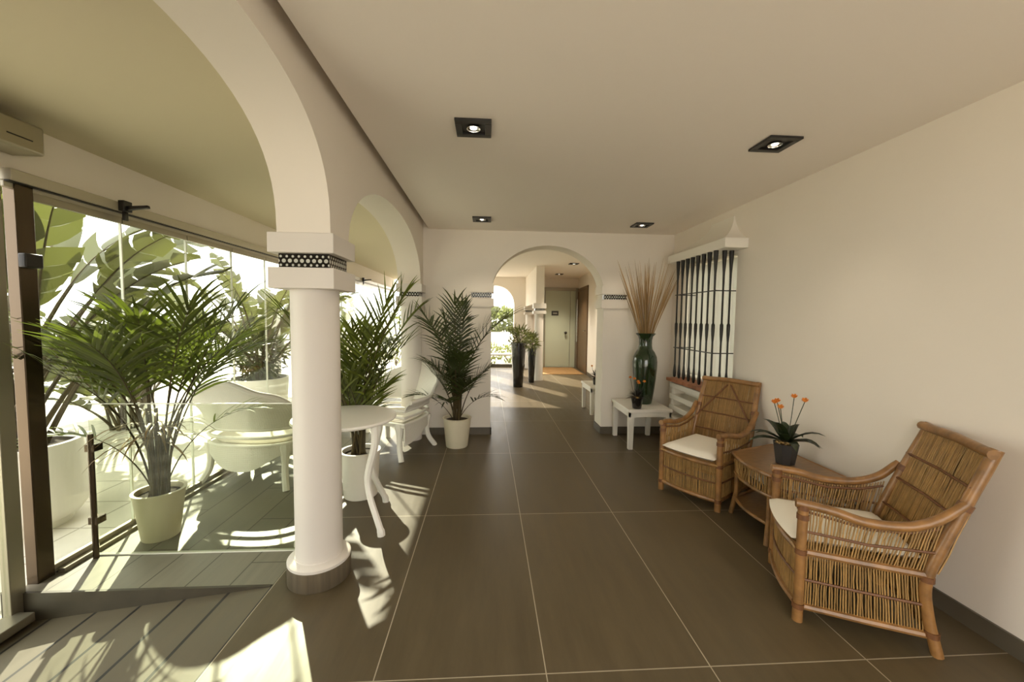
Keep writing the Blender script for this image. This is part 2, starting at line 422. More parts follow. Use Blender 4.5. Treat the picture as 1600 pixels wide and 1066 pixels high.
# ------------------------------------------------------------------ glazing of the gallery
mb = MB(); mb.box((XO-.075, 2.05, 2.03), (XO+.045, 9.9, 2.085)); mb.box((XO-.02, 2.05, 2.0), (XO+.012, 9.9, 2.03))
hd = struct(mb, 'trim_5', TRACKW, bevel=.003)
struct(MB().box((XO+.012, 2.05, 2.024), (XO+.035, 9.9, 2.031)), 'trim_6', BLACK)
mb = MB(); mb.box((XO-.055, 2.18, -.01), (XO-.02, 9.9, .022)); mb.box((XO+.015, 2.18, -.01), (XO+.05, 9.9, .022))
struct(mb, 'trim_7', ALU, bevel=.002)
struct(MB().box((XO-.02, 2.18, -.01), (XO+.015, 9.9, .008)), 'trim_8', BLACK)
y = 2.12; k = 1
while y < 9.8:
    y1 = min(y+.533, 9.88)
    w = struct(MB().box((XO-.006, y+.004, .012), (XO+.006, y1-.004, 2.005)), f'window_{k}', GLASS)
    MB().box((XO-.0075, y1-.008, .012), (XO+.0075, y1-.001, 2.005)).build('edge_seal', SEAL, w)
    mb = MB(); mb.box((XO-.012, y+.004, .01), (XO+.012, y1-.004, .05)); mb.box((XO-.012, y+.004, 1.965), (XO+.012, y1-.004, 2.005))
    mb.build('clamp_rail', ALU, w)
    y = y1; k += 1
# latches on the head track
for i, yy in enumerate((2.62, 7.3)):
    t = thing('track_latch', (XO+.05, yy, 2.06), 0, ('black latch with lever on the glass track above the tall potted palm', 'black latch on the glass track beyond the round column')[i], 'latch', 'black latches on the glass track')
    MB().box((-.005, -.03, -.03), (.03, .03, .035)).build('latch_body', BLACK, t, bevel=.004)
    MB().box((.0, -.012, -.085), (.02, .012, -.03)).build('catch', BLACK, t, bevel=.003)
    MB().prism([(.025, -.022), (.025, .004), (.15, .012), (.155, -.006)], 'y', -.01, .01).build('lever', BLACK, t, bevel=.003)

# entrance: jamb post, sliding door, operator
jb = struct(MB().box((XO-.04, 2.085, -.17), (XO+.018, 2.165, 2.16)), 'door_1', ALUD, bevel=.004)
MB().box((XO+.017, 2.08, 1.62), (XO+.055, 2.16, 1.69)).build('bracket', BLACK, jb, bevel=.006)
MB().box((XO+.017, 2.09, -.165), (XO+.08, 2.16, -.05)).build('shoe', ALUD, jb, bevel=.004)
d = thing('door_2', (0, 0, 0), 0, None, None, None, 'structure')
for (a, b) in ((1.965, 2.03), (1.18, 1.23)): MB().box((XO-.02, a, -.15), (XO+.02, b, 2.14)).build('stile', ALU, d, bevel=.003)
for (a, b) in ((-.15, -.08), (2.08, 2.14)): MB().box((XO-.018, 1.23, a), (XO+.018, 1.965, b)).build('rail', ALU, d, bevel=.003)
MB().box((XO-.006, 1.23, -.08), (XO+.006, 1.965, 2.08)).build('pane', GLASS, d)
op = tag(MB().box((XO+.02, .56, 2.15), (XO+.17, 2.085, 2.285)).build('door_operator', OPER, None, bevel=.012), 'beige sliding door operator box under the ceiling above the entrance', 'door operator')
MB().box((XO+.169, 1.93, 2.20), (XO+.173, 2.03, 2.205)).build('slot', BLACK, op)
struct(MB().box((XO-.12, .55, -.2), (XO+.02, 2.05, -.14)), 'trim_9', ALU)
g = tag(MB().box((XO+.0, 1.80, -.12), (XO+.10, 1.99, -.075)).build('door_guide', ALU, None, bevel=.004), 'metal floor guide block at the foot of the sliding entrance door', 'door guide')

# glass railing between entrance jamb and column
t = thing('glass_railing', (0, 2.335, 0), 0, 'frameless clear glass railing between the entrance and the round column', 'railing')
MB().box((-2.255, -.005, .007), (-1.02, .005, .885)).build('glass_pane', GLASSR, t)
MB().box((-2.25, -.009, .0), (-1.05, .009, .007)).build('floor_channel', SEAL, t)
mb = MB(); mb.tube([(-2.225, -.03, 0), (-2.225, -.03, .72)], .014, 10); mb.box((-2.25, -.04, .62), (-2.20, .012, .66)); mb.box((-2.25, -.04, .20), (-2.20, .012, .24))
mb.build('support_post', ALUD, t)
MB().box((-2.255, -.0055, .884), (-1.02, .0055, .888)).build('top_edge', SEAL, t)

# ------------------------------------------------------------------ grille window on the right wall
wn = thing('window_30', (0, 0, 0), 0, None, None, None, 'structure')
mb = MB(); mb.box((XR+.12, WY0, WZ0), (XR+.17, WY0+.04, WZ1)); mb.box((XR+.12, WY1-.04, WZ0), (XR+.17, WY1, WZ1)); mb.box((XR+.12, WY0, WZ0), (XR+.17, WY1, WZ0+.04)); mb.box((XR+.12, WY0, WZ1-.04), (XR+.17, WY1, WZ1)); mb.box((XR+.13, (WY0+WY1)/2-.02, WZ0), (XR+.16, (WY0+WY1)/2+.02, WZ1))
mb.build('window_frame', WHITE, wn)
MB().box((XR+.14, WY0+.03, WZ0+.03), (XR+.148, WY1-.03, WZ1-.03)).build('pane', GLASS, wn)
rows = []
for j in range(2):
    rows.append([(XR+.07+.014*math.sin(i*.9), WY0+.01+(WY1-WY0-.02)*i/90, WZ0+.02 if j == 0 else WZ1-.01) for i in range(91)])
tag(MB().shell(rows, .004).build('curtain', CURT, None), 'white pleated curtain hanging behind the black iron window bars', 'curtain')
# canopy over the grille
GX, GY0, GY1 = 2.05, 3.44, 4.16
cn = thing('window_canopy', (XR, 3.80, 2.03), 0, 'white plaster canopy with sweeping pointed roof over the barred window', 'canopy')
MB().box((-.21, -.52, 0), (.0, .55, .085)).build('cornice', WHITE, cn, bevel=.004)
mb = MB(); rows = []
for i in range(13):
    s = i/12; k = s**.55
    xf = -.185*(1-s)**1.9-.012
    y0 = -.49+.17*(1-(1-s)**1.9); y1 = .52-.48*(1-(1-s)**2.2)
    z = .085+.235*s
    rows.append([(0, y0, z), (xf, y0, z), (xf, y1, z), (0, y1, z)])
mb.strip(rows); o = len(mb.v); mb.f.append((o-4, o-3, o-2, o-1))
mb.build('roof_sweep', WHITE, cn, smooth=True)
gr = thing('window_grille', (0, 0, 0), 0, 'black iron window grille with twisted bars on the right wall', 'window grille')
def bar(x, y, z0=.775, z1=2.03):
    prof = [(.008, z0), (.014, z0+.012), (.017, z0+.05), (.014, z0+.09), (.0085, z0+.15), (.0085, 1.20), (.0135, 1.27), (.0155, 1.32), (.015, 1.36), (.0085, 1.375), (.0085, z1-.34), (.0105, z1-.2), (.019, z1-.06), (.021, z1)]
    return MB().lathe(prof, 10).build('bar', IRON, gr, loc=(x, y, 0))
for i in range(8): bar(GX, GY0+.01+(GY1-GY0-.02)*i/7)
bar(GX+.075, GY0+.001); bar(GX+.14, GY0+.001)
for z in (1.10, 1.67):
    mb = MB()
    mb.box((GX-.012, GY0-.015, z-.004), (GX+.012, GY1+.015, z+.004)); mb.box((GX-.01, GY0-.012, z-.004), (XR+.02, GY0+.012, z+.004)); mb.box((GX-.01, GY1-.012, z-.004), (XR+.02, GY1+.012, z+.004))
    mb.build('cross_rail', IRON, gr)
sl = thing('window_sill_shelf', (XR, 3.8, .70), 0, 'terracotta brick sill on a white slatted base under the barred window', 'window sill')
mb = MB()
for i in range(7):
    a = -.43+i*.125; mb.box((-.235, a, .028), (.0, a+.12, .062))
mb.build('brick_course', BRICKS, sl, bevel=.004)
mb = MB()
for i in range(3): mb.box((-.20, -.40, -.045-.125*i), (0, .42, .012-.125*i))
mb.box((-.05, -.40, -.36), (0, .42, .028)); mb.box((-.18, -.40, -.36), (0, -.34, .028)); mb.box((-.18, .36, -.36), (0, .42, .028)); mb.build('slatted_base', WHITE, sl, bevel=.006)
MB().box((-.24, -.44, -.40), (0, .46, -.345)).build('ledge', WHITE, sl, bevel=.01)

# ------------------------------------------------------------------ ceiling lamps
def lamp(x, y, z, label, first=[]):
    if first:
        t = copy_tree(first[0]); t.location = (x, y, z); tag(t, label); return t
    t = thing('downlight', (x, y, z), 0, label, 'ceiling light', 'square black downlights')
    mb = MB(); a, b = .095, .062
    for (lo, hi) in (((-a, -a), (a, -b)), ((-a, b), (a, a)), ((-a, -b), (-b, b)), ((b, -b), (a, b))):
        mb.box((lo[0], lo[1], -.014), (hi[0], hi[1], .0))
    mb.build('frame', LAMPB, t, bevel=.002)
    mb = MB(); mb.box((-b, -b, -.002), (b, b, 0)); mb.build('housing', LAMPB, t)
    MB().lathe([(.037, -.012), (.036, -.008), (.028, -.003), (.0, -.0025)], 24, caps=False).build('reflector', REFL, t)
    MB().lathe([(.0, -.0125), (.016, -.011), (.020, -.007), (.0, -.003)], 16).build('bulb', BULB, t)
    first.append(t); return t
lamp(-.085, 2.17, HC, 'square black downlight above the column side of the near room ceiling')
lamp(1.635, 2.21, HC, 'square black downlight above the two rattan armchairs')
lamp(-.07, 4.12, HC, 'square black downlight near the back wall, beside the arcade')
lamp(1.645, 4.18, HC, 'square black downlight above the vase of reeds')
lamp(1.78, 8.15, 2.55, 'square black downlight in the far hall ceiling, first beyond the arch')
lamp(1.83, 10.1, 2.55, 'square black downlight in the far hall ceiling, just before the pale door')

# ------------------------------------------------------------------ rattan armchairs
def spl(pts, n=8):
    """Catmull-Rom through points"""
    P = [V(p) for p in pts]; P = [P[0]*2-P[1]]+P+[P[-1]*2-P[-2]]; out = []
    for i in range(1, len(P)-2):
        for k in range(n):
            t = k/n; a, b, c, d = P[i-1:i+3]
            out.append(.5*((2*b)+(c-a)*t+(2*a-5*b+4*c-d)*t*t+(3*b-a-3*c+d)*t**3))
    out.append(P[-2]); return out
def at(path, s):
    """point at fraction s of a polyline"""
    L = [0]
    for a, b in zip(path, path[1:]): L.append(L[-1]+(V(b)-V(a)).length)
    t = s*L[-1]
    for i in range(len(path)-1):
        if t <= L[i+1]+1e-9: return V(path[i]).lerp(V(path[i+1]), (t-L[i])/max(1e-9, L[i+1]-L[i]))
    return V(path[-1])
def weave(mb, bot, top, n, r=.0038, jit=.0016, mid=None, gap=None):
    for i in range(n):
        s = (i+.5)/n
        a = at(bot, s); b = at(top, s)
        m1 = a.lerp(b, .33)+V((R.gauss(0, jit), R.gauss(0, jit), 0)); m2 = a.lerp(b, .67)+V((R.gauss(0, jit), R.gauss(0, jit), 0))
        rr = r*R.uniform(.8, 1.2)
        mb.tube([a, m1, m2, b], rr, 5, False)

def rattan_chair(loc, rz, label, aframe=False):
    t = thing('rattan_armchair', loc, rz, label, 'chair', None)
    W = .232; YF = -.24; YR = .22
    zs, za, zt = .335, .535, .89
    fpost = {s: [(s*W, YF, 0), (s*W, YF, .56)] for s in (-1, 1)}
    rpost = {s: spl([(s*(W+.015), YR+.03, 0), (s*W, YR-.005, .17), (s*W, YR-.015, .32), (s*(W-.002), YR+.05, .54), (s*(W-.018), YR+.175, .895)], 6) for s in (-1, 1)}
    for s in (-1, 1):
        mb = MB(); mb.tube(fpost[s], .0215, 10)
        mb.tube([(s*W, YF, .0), (s*W, YF, .05)], .0225, 10)
        mb.build('front_post', RATTAN, t)
        MB().tube(rpost[s], .0215, 10).build('rear_post', RATTAN, t)
        arm = spl([(s*W, YF-.03, .562), (s*(W+.012), YF+.10, .552), (s*(W+.022), -.02, .528), (s*(W+.022), .12, .538), (s*(W+.016), .22, .585), (s*(W+.02), .30, .67)], 6)
        MB().tube(arm, [.0205]*(len(arm)-6)+[.02, .0195, .019, .018, .017, .015], 10).build('arm_rail', RATTAN, t)
        mb = MB()
        inner = spl([(s*(W-.03), YF+.02, .54), (s*(W-.022), -.02, .50), (s*(W-.02), .14, .52), (s*(W-.03), .24, .62), (s*(W-.035), .33, .745)], 6)
    # horizontal rails
    def front(z, b=.030): return spl([(-W, YF, z), (-W*.5, YF-b*.75, z), (0, YF-b, z), (W*.5, YF-b*.75, z), (W, YF, z)], 5)
    def rear_y(z): return at(rpost[1], 0).y if z < 0 else min(rpost[1], key=lambda p: abs(p.z-z)).y
    def side(s, z): return [(s*W, YF, z), (s*(W+.004), 0, z), (s*W, rear_y(z), z)]
    def back(z): return [(-W, rear_y(z), z), (0, rear_y(z)+.015, z), (W, rear_y(z), z)]
    for nm, z, r in (('base_rail', .075, .016), ('seat_rail', zs, .017)):
        rails = MB(); rails.tube(front(z), r, 8); rails.tube(back(z), r*.9, 8)
        for s in (-1, 1): rails.tube(side(s, z), r, 8)
        rails.build(nm, RATTAN, t)
    rails = MB()
    rails.tube([(-W-.005, rpost[1][-2].y, zt-.012), (0, rpost[1][-2].y+.006, zt-.004), (W+.005, rpost[1][-2].y, zt-.012)], .021, 10)
    rails.build('top_rail', RATTAN, t)
    # woven panels
    p = MB(); weave(p, front(.085, .027), front(zs-.012, .027), 46, .0033)
    sh = lambda pts, dx, dy: [(q[0]+dx, q[1]+dy, q[2]) for q in pts]
    p.build('front_panel', STRAND, t)
    for s in (-1, 1):
        p = MB(); weave(p, side(s, .085), side(s, zs-.012), 46, .0033)
        armlow = spl([(s*W, YF, .545), (s*(W+.01), -.02, .508), (s*(W+.01), .12, .52), (s*(W+.006), .245, .565)], 6)
        sidetop = [(s*W, YF, zs+.012), (s*(W+.004), 0, zs+.012), (s*W, rear_y(zs), zs+.012)]
        weave(p, sidetop, armlow, 42, .0033, .002)
        p.build('side_panel', STRAND, t)
    p = MB(); weave(p, [tuple(V(q)) for q in back(.085)], back(zs-.012), 50, .0042)
    bt = [(-W, rpost[1][-2].y-.004, zt-.02), (0, rpost[1][-2].y+.006, zt-.02), (W, rpost[1][-2].y-.004, zt-.02)]
    b1 = [(-W, rear_y(.60), .60), (0, rear_y(.60)+.012, .60), (W, rear_y(.60), .60)]
    b0 = back(zs+.01)
    weave(p, b0, b1, 50, .0032, .0015); weave(p, b1, bt, 50, .0032, .0015); weave(p, sh(b0, 0, .030), sh(b1, 0, .030), 60, .0042); weave(p, sh(b1, 0, .030), sh(bt, 0, .030), 60, .0042)
    p.build('back_panel', STRAND, t)
    # bindings: dark thin horizontals, joints
    bd = MB()
    for z in (.205,):
        bd.tube(front(z, .034), .0065, 6)
        for s in (-1, 1): bd.tube([(q[0]+s*.006, q[1], q[2]) for q in side(s, z)], .0065, 6)
    for s in (-1, 1):
        bd.tube([(s*(W+.008), YF, .435), (s*(W+.014), .0, .425), (s*(W+.008), rear_y(.44), .44)], .006, 6)
        bd.tube([(s*(W-.005), YF, .525), (s*(W+.004), 0, .49), (s*(W+.004), .14, .505), (s*W, .235, .54)], .006, 6)
    for z in (.46, .60, .73):
        yy = rear_y(z)-.008; bd.tube([(-W, yy, z), (0, yy+.012, z), (W, yy, z)], .0062, 6)
    for s in ((-1, 1) if aframe else ()):
        q = rpost[1][-2]; yy = rear_y(.52)-.012
        bd.tube([(s*.012, rear_y(.85)-.012, .85), (s*W*.96, yy, .56)], .0068, 6)
    for s in (-1, 1):
        for z in (zs, .075, .50, .545): bd.tube([(s*W, YF, z-.012), (s*W, YF, z+.012)], .0255, 10)
        for z in (.335, .09): q = min(rpost[s], key=lambda p: abs(p.z-z)); bd.tube([q+V((0, 0, -.012)), q+V((0, 0, .012))], .0255, 10)
        q = min(rpost[s], key=lambda p: abs(p.z-.67)); bd.tube([q+V((0, -.006, -.014)), q+V((0, .006, .014))], .026, 10)
    bd.build('bindings', BIND, t)
    # under-seat web: close mesh of cross strands
    sb = MB()
    for i in range(30):
        yy = YF-.02+(YR-YF)*i/29; sb.tube([(-W, yy, zs+.006), (W, yy, zs+.006)], .0075, 5)
    sb.build('seat_webbing', STRAND, t)
    return t
def cushion(loc, rz, label):
    W, n, m = .212, 14, 14
    top = []; bot = []
    for j in range(m+1):
        v = j/m; y = -.275+.48*v
        rt = []; rb = []
        for i in range(n+1):
            u = i/n*2-1
            e = max(abs(u), abs(2*v-1)); h = .030*(1-max(0, (e-.72)/.28)**2.2)
            bow = -.025*(1-u*u) if v < .5 else 0
            x = u*W*(1-.05*v); yy = y+bow*(1-2*v if v < .5 else 0)
            rt.append((x, yy, .030+h)); rb.append((x, yy, .030-h*.9))
        top.append(rt); bot.append(rb)
    mb = MB(); mb.strip(top); mb.strip([r[::-1] for r in bot])
    c = mb.build('seat_cushion', CUSH, None); c.location = loc; c.rotation_euler = (.015, 0, rz)
    return tag(c, label, 'cushion', 'cream cushions on the rattan armchairs')

def place(front_mid, facing, fn, **k): pass
def chair_pose(fm, fdir):
    """front-feet midpoint and facing -> origin, rotation (local -Y faces fdir)"""
    f = V((fdir[0], fdir[1])).normalized()
    rz = math.atan2(f.x, -f.y)
    o = V((fm[0], fm[1]))-f*.24
    return (o.x, o.y, 0), rz
l1, r1 = chair_pose(((1.457+1.666)/2, (1.676+2.09)/2), (-.905, .425))
l2, r2 = chair_pose(((1.448+1.693)/2, (3.086+2.70)/2), (-.844, -.536))
rattan_chair(l1, r1, 'honey rattan armchair nearest the viewer, turned side-on against the right wall')
rattan_chair(l2, r2, 'honey rattan armchair between the corner table and the low white table, showing its front', True)
cushion((l1[0], l1[1], .355), r1, 'cream seat cushion on the side-on rattan armchair nearest the viewer')
cushion((l2[0], l2[1], .355), r2, 'cream seat cushion on the rattan armchair beside the low white table')

# rattan corner table
def rattan_table():
    t = thing('corner_table', (0, 0, 0), 0, 'fan-shaped rattan corner table between the two rattan armchairs', 'table')
    fl, fr, rr, rl = V((1.785, 2.68)), V((1.745, 2.26)), V((2.19, 2.05)), V((2.19, 2.83))
    def edge(a, b, bulge, z, n=10):
        d = (b-a); nrm = V((d.y, -d.x)).normalized()
        return [V((*(a.lerp(b, i/n)+nrm*bulge*math.sin(PI*i/n)), z)) for i in range(n+1)]
    def loop(z, sh=0, bf=-.05, br=.03):
        c = (fl+fr+rr+rl)/4
        q = [p+(c-p).normalized()*sh for p in (fl, fr, rr, rl)]
        pts = edge(q[0], q[1], .035, z)[:-1]+edge(q[1], q[2], 0, z, 4)[:-1]+edge(q[2], q[3], -.0, z, 10)[:-1]+edge(q[3], q[0], 0, z, 4)[:-1]
        return pts
    lp = loop(.445)
    top = MB(); n = len(lp); top.prism([(p.x, p.y) for p in lp], 'z', .437, .455); top.build('table_top', RTOP, t, bevel=.004)
    mb = MB(); l2_ = lp+[lp[0], lp[1]]; mb.tube(l2_, .014, 8, False); mb.build('top_rim', RATTAN, t)
    low = loop(.31, .02); mb = MB(); mb.tube(low+[low[0], low[1]], .012, 8, False)
    lo2 = loop(.13, .02); mb.tube(lo2+[lo2[0], lo2[1]], .012, 8, False); mb.build('apron_rails', RATTAN, t)
    MB().prism([(p.x, p.y) for p in lo2], 'z', .122, .132).build('lower_shelf', RTOP, t)
    sk = MB(); a = low+[low[0]]; b = [V((p.x, p.y, .43)) for p in loop(.43, .015)]; b.append(b[0])
    weave(sk, a, b, 120, .0045, .004); sk.build('apron_panel', STRAND, t)
    for q in (fl, fr, rr, rl):
        c = (fl+fr+rr+rl)/4; p = q+(c-q).normalized()*.03; o = q-(c-q).normalized()*.0
        MB().tube([(o.x, o.y, 0), (p.x, p.y, .16), (p.x, p.y, .44)], .016, 10).build('leg', RATTAN, t)
    return t
rattan_table()

# ------------------------------------------------------------------ potted houseplants
def flower_pot(loc, rz, label, leafm, potm, spiky, sc=1.0, potsq=True, seed=1, cat='potted plant', flowers=4, fh=.23):
    Q = random.Random(seed)
    t = thing('potted_flower', loc, rz, label, cat)
    n = 6 if potsq else 24
    h = .115*sc
    MB().lathe([(.044*sc, 0), (.047*sc, .003), (.063*sc, h-.004), (.064*sc, h), (.058*sc, h), (.055*sc, h-.02)], 8 if potsq else 24).build('pot', potm, t)
    mb = MB()
    for i in range(60):
        a = Q.uniform(0, 6.28); r = Q.uniform(0, .053*sc); z = h-.004+Q.uniform(0, .012)
        M = Matrix.Translation((r*math.cos(a), r*math.sin(a), z)) @ Matrix.Rotation(Q.uniform(0, 3), 4, (Q.random(), Q.random(), Q.random()))
        mb.box((-.008, -.005, -.003), (.008, .005, .003), M)
    mb.lathe([(.055*sc, h-.02), (.054*sc, h-.008), (0, h-.006)], 12)
    mb.build('bark_mulch', CHIP, t)
    mb = MB()
    nl = 60 if spiky else 17
    for i in range(nl):
        a = 2.4*i+Q.uniform(-.3, .3); el = Q.uniform(.1, 1.2) if not spiky else Q.uniform(-.1, 1.45)
        L = (Q.uniform(.13, .20) if not spiky else Q.uniform(.08, .14))*sc; w = (.027 if not spiky else .007)*sc
        d = V((math.cos(a), math.sin(a), 0)); side = V((-math.sin(a), math.cos(a), 0))
        p = V((0, 0, h+.005))+d*.01; rows = []
        ns = 7
        for k in range(ns):
            s = k/(ns-1); e = el-1.25*s*s*(.6 if spiky else 1)
            ww = w*math.sin(PI*(.06+.94*s)**.8)+.0004
            up = (d*-math.sin(e)+V((0, 0, math.cos(e))))
            rows.append([p-side*ww+up*ww*.35, p+V((0, 0, 0)), p+side*ww+up*ww*.35])
            p = p+(d*math.cos(e)+V((0, 0, math.sin(e))))*(L/(ns-1))
        mb.strip(rows)
    mb.build('leaves', leafm, t)
    for i in range(flowers):
        a = 1.1+i*1.7; rr = Q.uniform(.035, .075)*sc; top = V((rr*math.cos(a)*1.3, rr*math.sin(a)*1.3, h+fh*sc*Q.uniform(.8, 1.1)))
        st = MB().tube(spl([(0.01*math.cos(a), .01*math.sin(a), h), top*.5+V((rr*.2*math.cos(a), 0, h*.4)), top], 4), .0022*sc, 5).build('flower_stem', leafm, t)
        mb = MB()
        for k in range(16):
            b = k*2.4; e = .1+1.2*(k/16)
            d = V((math.cos(b)*math.cos(e), math.sin(b)*math.cos(e), math.sin(e))); sd = V((-math.sin(b), math.cos(b), 0))
            L = .021*sc; q = top
            mb.strip([[q-sd*.002, q+sd*.002], [q+d*L*.6-sd*.007*sc, q+d*L*.6+sd*.007*sc], [q+d*L-sd*.004*sc+V((0, 0, .003)), q+d*L+sd*.004*sc+V((0, 0, .003))]])
        mb.lathe([(0, -.004), (.008*sc, 0), (.007*sc, .008*sc), (0, .012*sc)], 8, top)
        mb.build('flower', ORANGE, st)
    return t
flower_pot((1.985, 2.44, .456), .6, 'charcoal pot with dark leaves and orange flowers on the rattan corner table', DLEAF, CHARP, False, 1.2, True, 3, flowers=5, fh=.24)

# ------------------------------------------------------------------ low white tables, vase
def white_table(x0, x1, y0, y1, h, label):
    t = thing('low_table', ((x0+x1)/2, (y0+y1)/2, 0), 0, label, 'table', 'low white tables by the right wall')
    a, b = (x1-x0)/2, (y1-y0)/2
    MB().box((-a, -b, h-.035), (a, b, h)).build('table_top', WHITE, t, bevel=.004)
    mb = MB(); e = .012
    mb.box((-a+e, -b+e, h-.085), (a-e, -b+e+.02, h-.037)); mb.box((-a+e, b-e-.02, h-.085), (a-e, b-e, h-.037)); mb.box((-a+e, -b+e, h-.085), (-a+e+.02, b-e, h-.037)); mb.box((a-e-.02, -b+e, h-.085), (a-e, b-e, h-.037))
    mb.build('apron', WHITE, t)
    for sx in (-1, 1):
        for sy in (-1, 1):
            cx, cy = sx*(a-.04), sy*(b-.04); w = .028
            mb = MB(); mb.add([(cx-w*.8, cy-w*.8, 0), (cx+w*.8, cy-w*.8, 0), (cx+w*.8, cy+w*.8, 0), (cx-w*.8, cy+w*.8, 0), (cx-w, cy-w, h-.037), (cx+w, cy-w, h-.037), (cx+w, cy+w, h-.037), (cx-w, cy+w, h-.037)],
                              [(3, 2, 1, 0), (4, 5, 6, 7), (0, 1, 5, 4), (1, 2, 6, 5), (2, 3, 7, 6), (3, 0, 4, 7)]); mb.build('leg', WHITE, t)
    return t
white_table(1.505, 1.99, 4.03, 4.615, .44, 'low white square table holding the green vase, beside the arch pillar')
white_table(1.49, 2.21, 5.53, 6.1, .42, 'low white table partly hidden behind the right arch pillar, in the far hall')
v = thing('floor_vase', (1.80, 4.36, .442), 0, 'tall dark green glazed vase on the low white table', 'vase')
prof = [(.088, 0), (.095, .006), (.10, .03), (.118, .15), (.135, .30), (.146, .43), (.147, .50), (.138, .56), (.112, .615), (.085, .65), (.077, .70), (.078, .76), (.088, .80), (.115, .825), (.118, .835), (.112, .838), (.08, .81), (.07, .76), (.07, .66)]
VS = .96
MB().lathe([(r*1.0*.93, z*VS) for r, z in prof], 48).build('vase_body', VASEG, v)
mb = MB(); Q = random.Random(11)
for i in range(76):
    a = Q.uniform(0, 6.28); sp = Q.uniform(.02, 1)**.6
    L = Q.uniform(.62, 1.02); lean = .36*sp
    p0 = V((.045*math.cos(a)*sp, .045*math.sin(a)*sp, .68)); d = V((math.cos(a)*math.sin(lean), .6*math.sin(a)*math.sin(lean), math.cos(lean)))
    sway = V((Q.gauss(0, .018), Q.gauss(0, .018), 0))
    p1 = p0+d*L*.5+sway; p2 = p0+d*L+sway*1.6+V((math.cos(a)*.03, math.sin(a)*.02, 0))
    w = Q.uniform(.0022, .0042)
    mb.tube(spl([p0, p1, p2], 4), [w]*4+[w*1.3]*2+[w*1.2, w*.8, .0006], 5)
tag(mb.build('dried_reeds', STICK, None, loc=(1.80, 4.36, .442)), 'spray of tall dried brown reeds standing in the green vase', 'dried reeds')
flower_pot((1.62, 4.10, .441), 0, 'black pot with spiky dark leaves and orange flowers in front of the green vase', PURL, BLKPOT, True, 1.0, False, 5, flowers=5, fh=.20)
flower_pot((1.63, 5.72, .421), 0, 'potted orange flowers on the far white table, half hidden by the pillar', PURL, BLKPOT, True, 1.0, False, 9, flowers=4, fh=.16)

# ------------------------------------------------------------------ palms
def leaflet(mb, p, d, nrm, L, w, droop, seg=4, fold=.25):
    """one narrow leaf blade from p along d"""
    d = d.normalized(); sd = d.cross(nrm)
    if sd.length < 1e-4: sd = d.orthogonal()
    sd.normalize(); rows = []
    for k in range(seg+1):
        s = k/seg
        ww = w*(.35+.65*math.sin(PI*min(1, .18+s*.55)))*(1-s**2.5)+.0006
        up = sd.cross(d)
        if up.z < 0: up = -up
        rows.append([p-sd*ww+up*ww*fold, p, p+sd*ww+up*ww*fold])
        d = (d+V((0, 0, -droop/seg*(s+.3)))).normalized(); p = p+d*(L/seg)
    mb.strip(rows)
def frond(lf, st, base, az, el, L, droop, nl, LL, w, Q, start=.35, r0=.008, ldroop=.5, ang0=62, ang1=22):
    p = V(base); e = el; N = 26; pts = [p.copy()]; dirs = []
    for k in range(N):
        s = k/N; e -= droop/N*(.3+1.6*s)
        d = V((math.cos(az)*math.cos(e), math.sin(az)*math.cos(e), math.sin(e))); dirs.append(d); p = p+d*(L/N); pts.append(p.copy())
    dirs.append(dirs[-1])
    st.tube(pts[::2], [r0*(1-.85*i/(N/2)) for i in range(len(pts[::2]))], 6)
    for j in range(nl):
        s = start+(1-start)*(j+.5)/nl; fi = s*N; i = min(int(fi), N-1); q = pts[i].lerp(pts[i+1], fi-i); d = dirs[i]
        side = V((-math.sin(az), math.cos(az), 0)); up = side.cross(d)*-1
        if up.z < 0: up = -up
        t = (j+.5)/nl; ang = math.radians(ang0+(ang1-ang0)*t+Q.uniform(-6, 6))
        ll = LL*(.55+.45*math.sin(PI*min(1, .25+t*.62)))*Q.uniform(.85, 1.1)
        for sg in (-1, 1):
            dd = d*math.cos(ang)+side*sg*math.sin(ang)+up*(.28+Q.uniform(-.1, .12))
            leaflet(lf, q, dd, up+side*sg*.3, ll, w*Q.uniform(.85, 1.15), ldroop*Q.uniform(.6, 1.4))
    leaflet(lf, pts[-1], dirs[-1], V((0, 0, 1)), LL*.6, w, ldroop*.6)
def pot(parent, rb, rt, h, m, sq=False):
    n = 4 if sq else 48
    mb = MB()
    prof = [(rb*.97, 0), (rb, .004), (rt, h-.012), (rt+.006, h-.008), (rt+.006, h), (rt-.012, h), (rt-.02, h-.04)]
    if sq:
        for r, z in (): pass
    mb.lathe(prof, 48).build('pot', m, parent)
    MB().lathe([(rt-.022, h-.045), (rt-.022, h-.03), (0, h-.024)], 32).build('soil', SOIL, parent)

